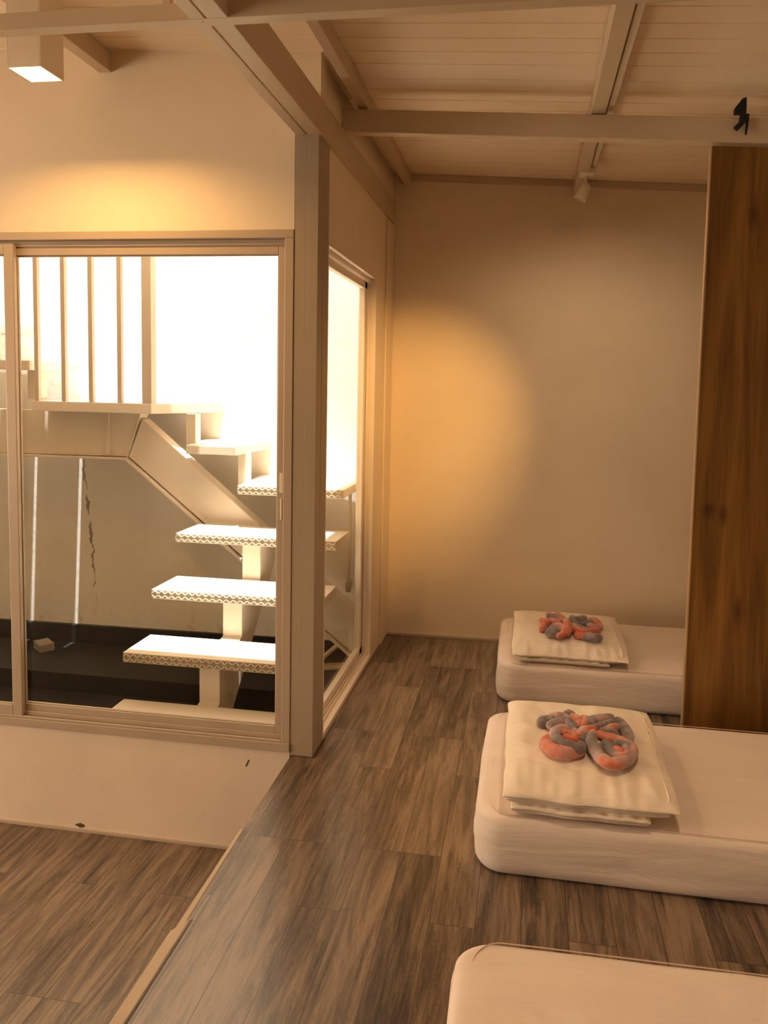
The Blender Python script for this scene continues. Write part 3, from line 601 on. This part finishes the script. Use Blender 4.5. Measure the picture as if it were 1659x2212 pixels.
FLOWER_B = [('petal', [(0.145, 4.23, 0.014, 0.017, 0.1), (0.174, 4.209, 0.02, 0.022, 0), (0.206, 4.21, 0.022, 0.022, 0.05), (0.229, 4.24, 0.025, 0.018, 0.5)]), ('petal', [(0.171, 4.28, 0.03, 0.013, 0.3), (0.209, 4.288, 0.04, 0.015, 0.55), (0.24, 4.273, 0.04, 0.017, 0.8), (0.251, 4.217, 0.034, 0.017, 1), (0.232, 4.183, 0.022, 0.016, 1), (0.2, 4.178, 0.013, 0.014, 0.8)]), ('petal', [(0.119, 4.261, 0.01, 0.013, 0.9), (0.131, 4.311, 0.02, 0.018, 0.9), (0.148, 4.345, 0.03, 0.019, 1), (0.17, 4.37, 0.038, 0.018, 0.9), (0.2, 4.361, 0.04, 0.017, 0.9), (0.238, 4.346, 0.042, 0.016, 1)]), ('petal', [(0.163, 4.261, 0.013, 0.03, 0), (0.237, 4.292, 0.014, 0.03, 0)]), ('petal2', [(0.114, 4.467, 0.015, 0.01, 0.7), (0.141, 4.417, 0.024, 0.015, 0.9), (0.162, 4.364, 0.028, 0.015, 0.9)]), ('petal2', [(0.154, 4.494, 0.024, 0.013, 0.2), (0.187, 4.476, 0.032, 0.018, 0), (0.219, 4.424, 0.036, 0.018, 0.2), (0.25, 4.363, 0.04, 0.015, 0.8)]), ('petal2', [(0.212, 4.598, 0.02, 0.012, 0.9), (0.229, 4.52, 0.03, 0.016, 0.8), (0.248, 4.439, 0.036, 0.016, 0.9), (0.261, 4.366, 0.04, 0.014, 0.9)]), ('petal2', [(0.152, 4.571, 0.018, 0.009, 0.9), (0.178, 4.543, 0.024, 0.013, 0.9), (0.205, 4.496, 0.03, 0.013, 0.9)]), ('petal2', [(0.171, 4.464, 0.014, 0.026, 0.8), (0.245, 4.487, 0.015, 0.026, 0.8)]), ('knot', [(0.26, 4.398, 0.044, 0.015, 0.7), (0.268, 4.292, 0.05, 0.019, 0.9), (0.266, 4.219, 0.04, 0.02, 1), (0.251, 4.193, 0.02, 0.018, 1)]), ('petal3', [(0.299, 4.493, 0.03, 0.016, 0), (0.32, 4.428, 0.036, 0.021, 0), (0.35, 4.462, 0.03, 0.021, 0), (0.39, 4.544, 0.022, 0.015, 0)]), ('petal3', [(0.302, 4.402, 0.04, 0.015, 0), (0.322, 4.33, 0.04, 0.018, 0), (0.359, 4.344, 0.034, 0.018, 0), (0.394, 4.381, 0.03, 0.016, 0)]), ('petal3', [(0.392, 4.46, 0.028, 0.013, 0.6), (0.43, 4.477, 0.028, 0.016, 0.7), (0.454, 4.431, 0.024, 0.017, 0.85), (0.47, 4.371, 0.016, 0.012, 0.5)]), ('petal3', [(0.387, 4.353, 0.033, 0.017, 0.35), (0.412, 4.331, 0.032, 0.019, 0.35), (0.437, 4.333, 0.026, 0.015, 0.6)]), ('petal3', [(0.328, 4.453, 0.014, 0.028, 0), (0.427, 4.438, 0.014, 0.028, 0)]), ('petal4', [(0.299, 4.33, 0.04, 0.016, 0.5), (0.311, 4.276, 0.03, 0.022, 0.6), (0.336, 4.241, 0.024, 0.023, 0.95), (0.37, 4.238, 0.022, 0.023, 0.85), (0.412, 4.263, 0.022, 0.022, 1), (0.452, 4.32, 0.02, 0.017, 0.9)]), ('petal4', [(0.303, 4.333, 0.042, 0.013, 0.4), (0.333, 4.291, 0.038, 0.015, 0.4), (0.372, 4.269, 0.034, 0.015, 0.4), (0.417, 4.291, 0.03, 0.014, 0.4)]), ('petal4', [(0.303, 4.22, 0.012, 0.015, 0.95), (0.347, 4.206, 0.013, 0.017, 0.95), (0.407, 4.231, 0.013, 0.015, 0.95)]), ('petal4', [(0.344, 4.202, 0.01, 0.015, 0.1), (0.386, 4.196, 0.011, 0.019, 0.1), (0.424, 4.184, 0.011, 0.02, 0.1), (0.451, 4.205, 0.01, 0.017, 0.1)])]

def catmull(pts, k):
    out = []; n = len(pts)
    for i in range(n-1):
        p0, p1, p2, p3 = pts[max(i-1, 0)], pts[i], pts[i+1], pts[min(i+2, n-1)]
        for j in range(k):
            t = j/k
            out.append(tuple(.5*((2*b_)+(-a_+c_)*t+(2*a_-5*b_+4*c_-d_)*t*t+(-a_+3*b_-3*c_+d_)*t*t*t) for a_, b_, c_, d_ in zip(p0, p1, p2, p3)))
    out.append(pts[-1]); return out
def flower(lab, rolls, z):
    xs = [p[0] for _, r in rolls for p in r]; ys = [p[1] for _, r in rolls for p in r]
    t = thing('fleece_blanket', lab, 'blanket', ((min(xs)+max(xs))/2, (min(ys)+max(ys))/2, z), 'fleece blankets folded into flowers')
    groups = {}
    for nm, r in rolls: groups.setdefault(nm, []).append(r)
    for gi, (nm, rr) in enumerate(groups.items()):
        mb = MB(); tone = []
        for ri, r in enumerate(rr):
            c = catmull(r, 9)
            fill = len(r) == 2
            # rounded ends
            n = len(c); path = []; rad = []; tn = []
            for i, p in enumerate(c):
                e = min(i, n-1-i)
                k = min(1, .45+.2*e) if e < 3 else 1
                wob = 1+.10*noise.noise(V((p[0]*60, p[1]*60, ri)))
                path.append((p[0], p[1], z+max(p[2], p[3]*(.60 if fill else 1.0)))); rad.append(max(.004, p[3]*k*wob*1.28)); tn.append(p[4])
            seg = 14; o0 = len(mb.v)
            mb.tube(path, rad, seg, flat=.55 if fill else .95)
            # soft lengthwise creases in the cloth
            for i in range(n):
                for k in range(seg):
                    q = V(mb.v[o0+i*seg+k]); d_ = q-V(path[i])
                    cr = 1+.16*noise.noise(V((k*.9+ri*3.1, i*.16, gi*2.0)))
                    mb.v[o0+i*seg+k] = tuple(V(path[i])+d_*cr)
                    tone.append(min(1, max(0, tn[i]+.30*noise.noise(V((q.x*38, q.y*38, q.z*38+ri)))+.18*math.cos(2*math.pi*k/seg+ri*1.7))))
        o = mb.build(nm.rstrip('234'), M['fleece'], t, smooth=True)
        at = o.data.attributes.new('tone', 'FLOAT', 'POINT')
        for i, v_ in enumerate(tone): at.data[i].value = v_
        sb = o.modifiers.new('sub', 'SUBSURF'); sb.levels = sb.render_levels = 1
    return t
flower('coral and grey fleece folded into a four petal flower on the larger folded duvet', FLOWER_A, MT+.154)
flower('coral and grey fleece folded into a bow on the duvet by the back wall', FLOWER_B, MT+.114)

# ------------------------------------------------------------------ outdoor staircase (all welded: one thing)
st = thing('staircase', 'white painted steel stairs with landing in the courtyard', 'staircase', (-2.0, 4.2, -.21))
def tread(x0, x1, y0, y1, z, th=.055, name='tread', studs=True, quad=None, side=False):
    mb = MB()
    if quad: mb.hexa([(p[0], p[1], z-th) for p in quad], [(p[0], p[1], z) for p in quad])
    else: mb.box(x0, x1, y0, y1, z-th, z)
    o = mb.build(name, M['steel'], st, bevel=.004)
    if studs:
        sb = MB(); x = x0+.012; k = 0
        while x < x1-.01:
            for r_, zz in enumerate((z-th*.28, z-th*.72)):
                sg = 1 if (k+r_) % 2 else -1
                s0 = len(sb.v); sb.box(-.0110, .0110, -.0035, .002, -.0028, .0028)
                sb.xform(Matrix.Translation((x, y0-.001, zz)) @ Matrix.Rotation(sg*math.radians(42), 4, 'Y'), s0)
            x += .0205; k += 1
        fb = MB().box(x0+.003, x1-.003, y0-.0012, y0+.001, z-th+.004, z-.004).build('tread_fascia', M['worn_steel']); fb.parent = o; fb.matrix_parent_inverse = (Matrix.Translation(st.location) @ o.matrix_parent_inverse).inverted()
        ob = sb.build('tread_pattern', M['rail_pale']); ob.parent = o; ob.matrix_parent_inverse = (Matrix.Translation(st.location) @ o.matrix_parent_inverse).inverted()
        ob['label'] = 'raised chequer pattern'
    return o
TZ = [.045, .305, .565, .835]; TY = [3.362, 3.583, 3.890, 4.180]; TB = [3.592, 3.876, 4.205, 4.500]
for i in range(4): tread(-2.10, -1.090, TY[i], TB[i], TZ[i], studs=(i >= 1))
LZ4, LZ5, LZ6 = 1.105, 1.350, 1.608
tread(-1.805, -1.115, 4.430, 5.035, LZ4, quad=[(-1.805, 4.43), (-1.115, 4.43), (-1.115, 5.035), (-1.87, 5.035)])
tread(0, 0, 0, 0, LZ5, quad=[(-2.150, 4.430), (-1.815, 4.430), (-1.800, 5.035), (-2.29, 5.025)], studs=False)
# upper landing (two plates with a slit between)
tread(0, 0, 0, 0, LZ6, .065, 'landing', False, [(-3.222, 4.430), (-2.385, 4.430), (-2.150, 5.030), (-3.222, 5.005)])
# upper flight climbing away to the left
for i in range(4):
    xr = -3.236-.345*i; z = 1.872+.257*i
    tread(0, 0, 0, 0, z, .062, 'tread', False, [(xr-.332, 4.43), (xr, 4.43), (xr, 4.97), (xr-.332, 4.965)])
    MB().box(xr-.185, xr-.090, 4.66, 4.74, z-.26, z-.06).build('support_post', M['steel'], st, bevel=.003)
# sawtooth stringer of the lower flight
px0, px1 = -1.690, -1.575
up = []
for i in range(4):
    yf = TY[i]+.050
    up += [(yf, (TZ[i-1] if i else -.33)), (yf, TZ[i]-.056)]
up[0] = (TY[0]+.05, -.33)
poly = up + [(4.49, TZ[3]-.056), (4.49, .62), (3.55, -.33)]
# keep the riser line on top of each tread
MB().prism(poly, 0, px0, px1).build('stringer', M['steel'], st, bevel=.003)
# riser blocks of the turning flight and its box beam
MB().box(-1.862, -1.800, 4.58, 4.66, LZ4-.05, LZ5-.054).build('support_post', M['steel'], st, bevel=.003)
MB().box(-2.222, -2.156, 4.58, 4.66, LZ5-.05, LZ6-.064).build('support_post', M['steel'], st, bevel=.003)
poly = [(-4.30, 1.222), (-2.650, 1.240), (-1.10, -.02), (-1.10, .30), (-2.548, 1.500), (-2.548, 1.541), (-4.30, 1.541)]
mb = MB().prism([(-4.30, 1.235), (-2.644, 1.245), (-2.545, 1.541), (-4.30, 1.541)], 1, 4.60, 4.70)
mb.build('landing_beam', M['steel'], st, bevel=.003)
mb = MB().prism([(-2.640, 1.245), (-1.075, .000), (-1.075, .29), (-2.541, 1.500)], 1, 4.60, 4.70); mb.build('inclined_beam', M['steel'], st, bevel=.003)
mb = MB()
def strip(p, q, y0, y1, t_):
    a, b_ = V((p[0], p[1])), V((q[0], q[1])); n_ = V((-(b_-a).y, (b_-a).x)).normalized()*t_
    mb.prism([tuple(a), tuple(b_), tuple(b_+n_), tuple(a+n_)], 1, y0, y1)
strip((-4.30, 1.235), (-2.650, 1.240), 4.575, 4.72, -.016); strip((-2.652, 1.24), (-1.075, -.006), 4.575, 4.72, -.016)
strip((-2.650, 1.235), (-2.546, 1.541), 4.592, 4.6, .006)
mb.build('beam_flange', M['steel'], st, bevel=.002)
MB().box(-2.800, -2.775, 4.585, 4.6, 1.255, 1.54).build('beam_stiffener', M['steel'], st)
# railing on the landing
for xx in (-3.190, -2.998, -2.806, -2.606): MB().box(xx-.014, xx+.014, 4.436, 4.464, LZ6, 2.70).build('baluster', M['rail'], st)
MB().box(-2.452, -2.386, 4.436, 4.502, LZ6-.01, 2.74).build('newel_post', M['rail'], st, bevel=.004)
MB().box(-3.206, -2.386, 4.43, 4.48, 2.70, 2.745).build('handrail', M['rail'], st, bevel=.004)

# courtyard odds and ends
pw = thing('wall_pipe', 'thin pale pipe running down the courtyard wall beside the side window', 'pipe', (-1.205, 4.98, .2))
MB().tube([(-1.205, 4.985, 1.04), (-1.205, 4.985, .36)], .011, 10).build('pipe', M['steel'], pw, smooth=True)
MB().tube([(-1.205, 4.985, .40), (-1.205, 4.975, .36), (-1.205, 4.96, .31)], [.020, .026, .018], 12).build('valve', M['slate'], pw, smooth=True)
def plank(p, q, w, lab):
    mb = MB(); a, b_ = V(p), V(q); d_ = (b_-a); L_ = d_.length
    mb.box(0, L_, -w/2, w/2, -.009, .009)
    rot = d_.to_track_quat('X', 'Z').to_matrix().to_4x4()
    mb.xform(Matrix.Translation(a) @ rot)
    return tag(mb.build('timber_offcut', M['timber'], bevel=.002), lab, 'timber')
plank((-1.50, 4.80, -.197), (-1.11, 4.93, -.197), .09, 'flat pale timber offcut lying on the black courtyard floor')
plank((-1.40, 4.84, -.178), (-1.10, 4.96, .09), .05, 'pale timber offcut propped up against the courtyard wall')
mb = MB().box(-.075, .075, -.05, .05, 0, .055); mb.xform(Matrix.Translation((-3.43, 4.80, -.21)) @ Matrix.Rotation(math.radians(-38), 4, 'Z'))
tag(mb.build('paving_block', M['slate'], bevel=.004), 'small grey block lying on the black courtyard floor', 'block')

# ------------------------------------------------------------------ light
w = bpy.data.worlds.new('world'); sc.world = w; w.use_nodes = True
bg = w.node_tree.nodes['Background']; bg.inputs[0].default_value = (1.0, .84, .64, 1); bg.inputs[1].default_value = 8.8
def light(name, typ, loc, energy, color, aim=None, **kw):
    l = bpy.data.lights.new(name, typ); l.energy = energy; l.color = color
    for k, v in kw.items(): setattr(l, k, v)
    o = bpy.data.objects.new(name, l); col.objects.link(o); o.location = loc
    if aim is not None: o.rotation_euler = (V(aim)-V(loc)).to_track_quat('-Z', 'Y').to_euler()
    return o
sd = V((-.045, .092, -1)).normalized()
light('sun', 'SUN', (-2, 2, 8), 25, (1, .99, .95), aim=V((-2, 2, 8))+sd, angle=math.radians(.53))
# sky portals in the real and the added window openings
def portal(loc, aim, sx, sy):
    o = light('window_portal', 'AREA', loc, 1, (1, 1, 1), aim=aim, shape='RECTANGLE', size=sx, size_y=sy); o.data.cycles.is_portal = True; return o
portal((-2.4, 3.37, 1.23), (-2.4, 2.0, 1.23), 2.7, 2.4)
portal((-1.10, 3.98, 1.2), (0, 3.98, 1.2), 1.1, 2.4)
portal((XL-.14, 0, 1.2), (-3, 0, 1.2), 4.8, 2.6)
portal((1.65, -3.14, 1.45), (1.65, 0, 1.45), 1.5, 2.1)
# area lamp added inside the made-up left window to brighten the room
light('fill_panel', 'AREA', (XL+.02, 0, 1.2), 125, (1, .78, .52), aim=(0, 0, 1.2), shape='RECTANGLE', size=4.6, size_y=2.4)
# lamps
light('lamp_bulb', 'AREA', (LX, LY, LZ+.027), 16, (1, .58, .20), aim=(LX, LY, 0), shape='SQUARE', size=.064)
light('spot_bulb', 'SPOT', (.336, 2.45, 2.96), 320, (1, .55, .16), aim=(-.84, 5.06, 1.40), spot_size=math.radians(35), spot_blend=1.0, shadow_soft_size=.03)
light('fill_spot', 'SPOT', (.336, 3.76, 3.025), 38, (1, .70, .42), aim=(.35, 4.75, .6), spot_size=math.radians(130), spot_blend=1.0, shadow_soft_size=.05)  # added fill, hidden behind the cross beam, brightens the back wall
light('fill_spot', 'SPOT', (.336, 1.7, 2.98), 80, (1, .70, .42), aim=(.35, 2.6, 0), spot_size=math.radians(95), spot_blend=1.0, shadow_soft_size=.12)  # added fill above the view, brightens the mattress tops

# ------------------------------------------------------------------ camera
cam = bpy.data.cameras.new('camera'); co = bpy.data.objects.new('camera', cam); col.objects.link(co)
Rr = [V((.988538, .149425, .021533)), V((.032726, -.072860, -.996805)), V((-.147379, .986085, -.076915))]
xr = Rr[0].normalized(); fw = Rr[2].normalized(); xr = (xr - fw*xr.dot(fw)).normalized(); up_ = xr.cross(fw).normalized()
mw = Matrix(((xr.x, up_.x, -fw.x, 0), (xr.y, up_.y, -fw.y, 0), (xr.z, up_.z, -fw.z, 1.75), (0, 0, 0, 1)))
co.matrix_world = mw
cam.sensor_width = 36; cam.sensor_fit = 'AUTO'; cam.lens = 36*1597/2212
cam.shift_x = (829.5-900)/2212; cam.shift_y = (960-1106)/2212; cam.clip_start = .05
sc.camera = co

vs = sc.view_settings; vs.view_transform = 'Standard'; vs.look = 'None'; vs.exposure = -0.12; vs.gamma = 1; vs.use_curve_mapping = False
sc.cycles.use_denoising = True
sc.cycles.max_bounces = 8; sc.cycles.diffuse_bounces = 5; sc.cycles.transparent_max_bounces = 12
sc.cycles.sample_clamp_indirect = 8.0; sc.cycles.caustics_reflective = False; sc.cycles.caustics_refractive = False
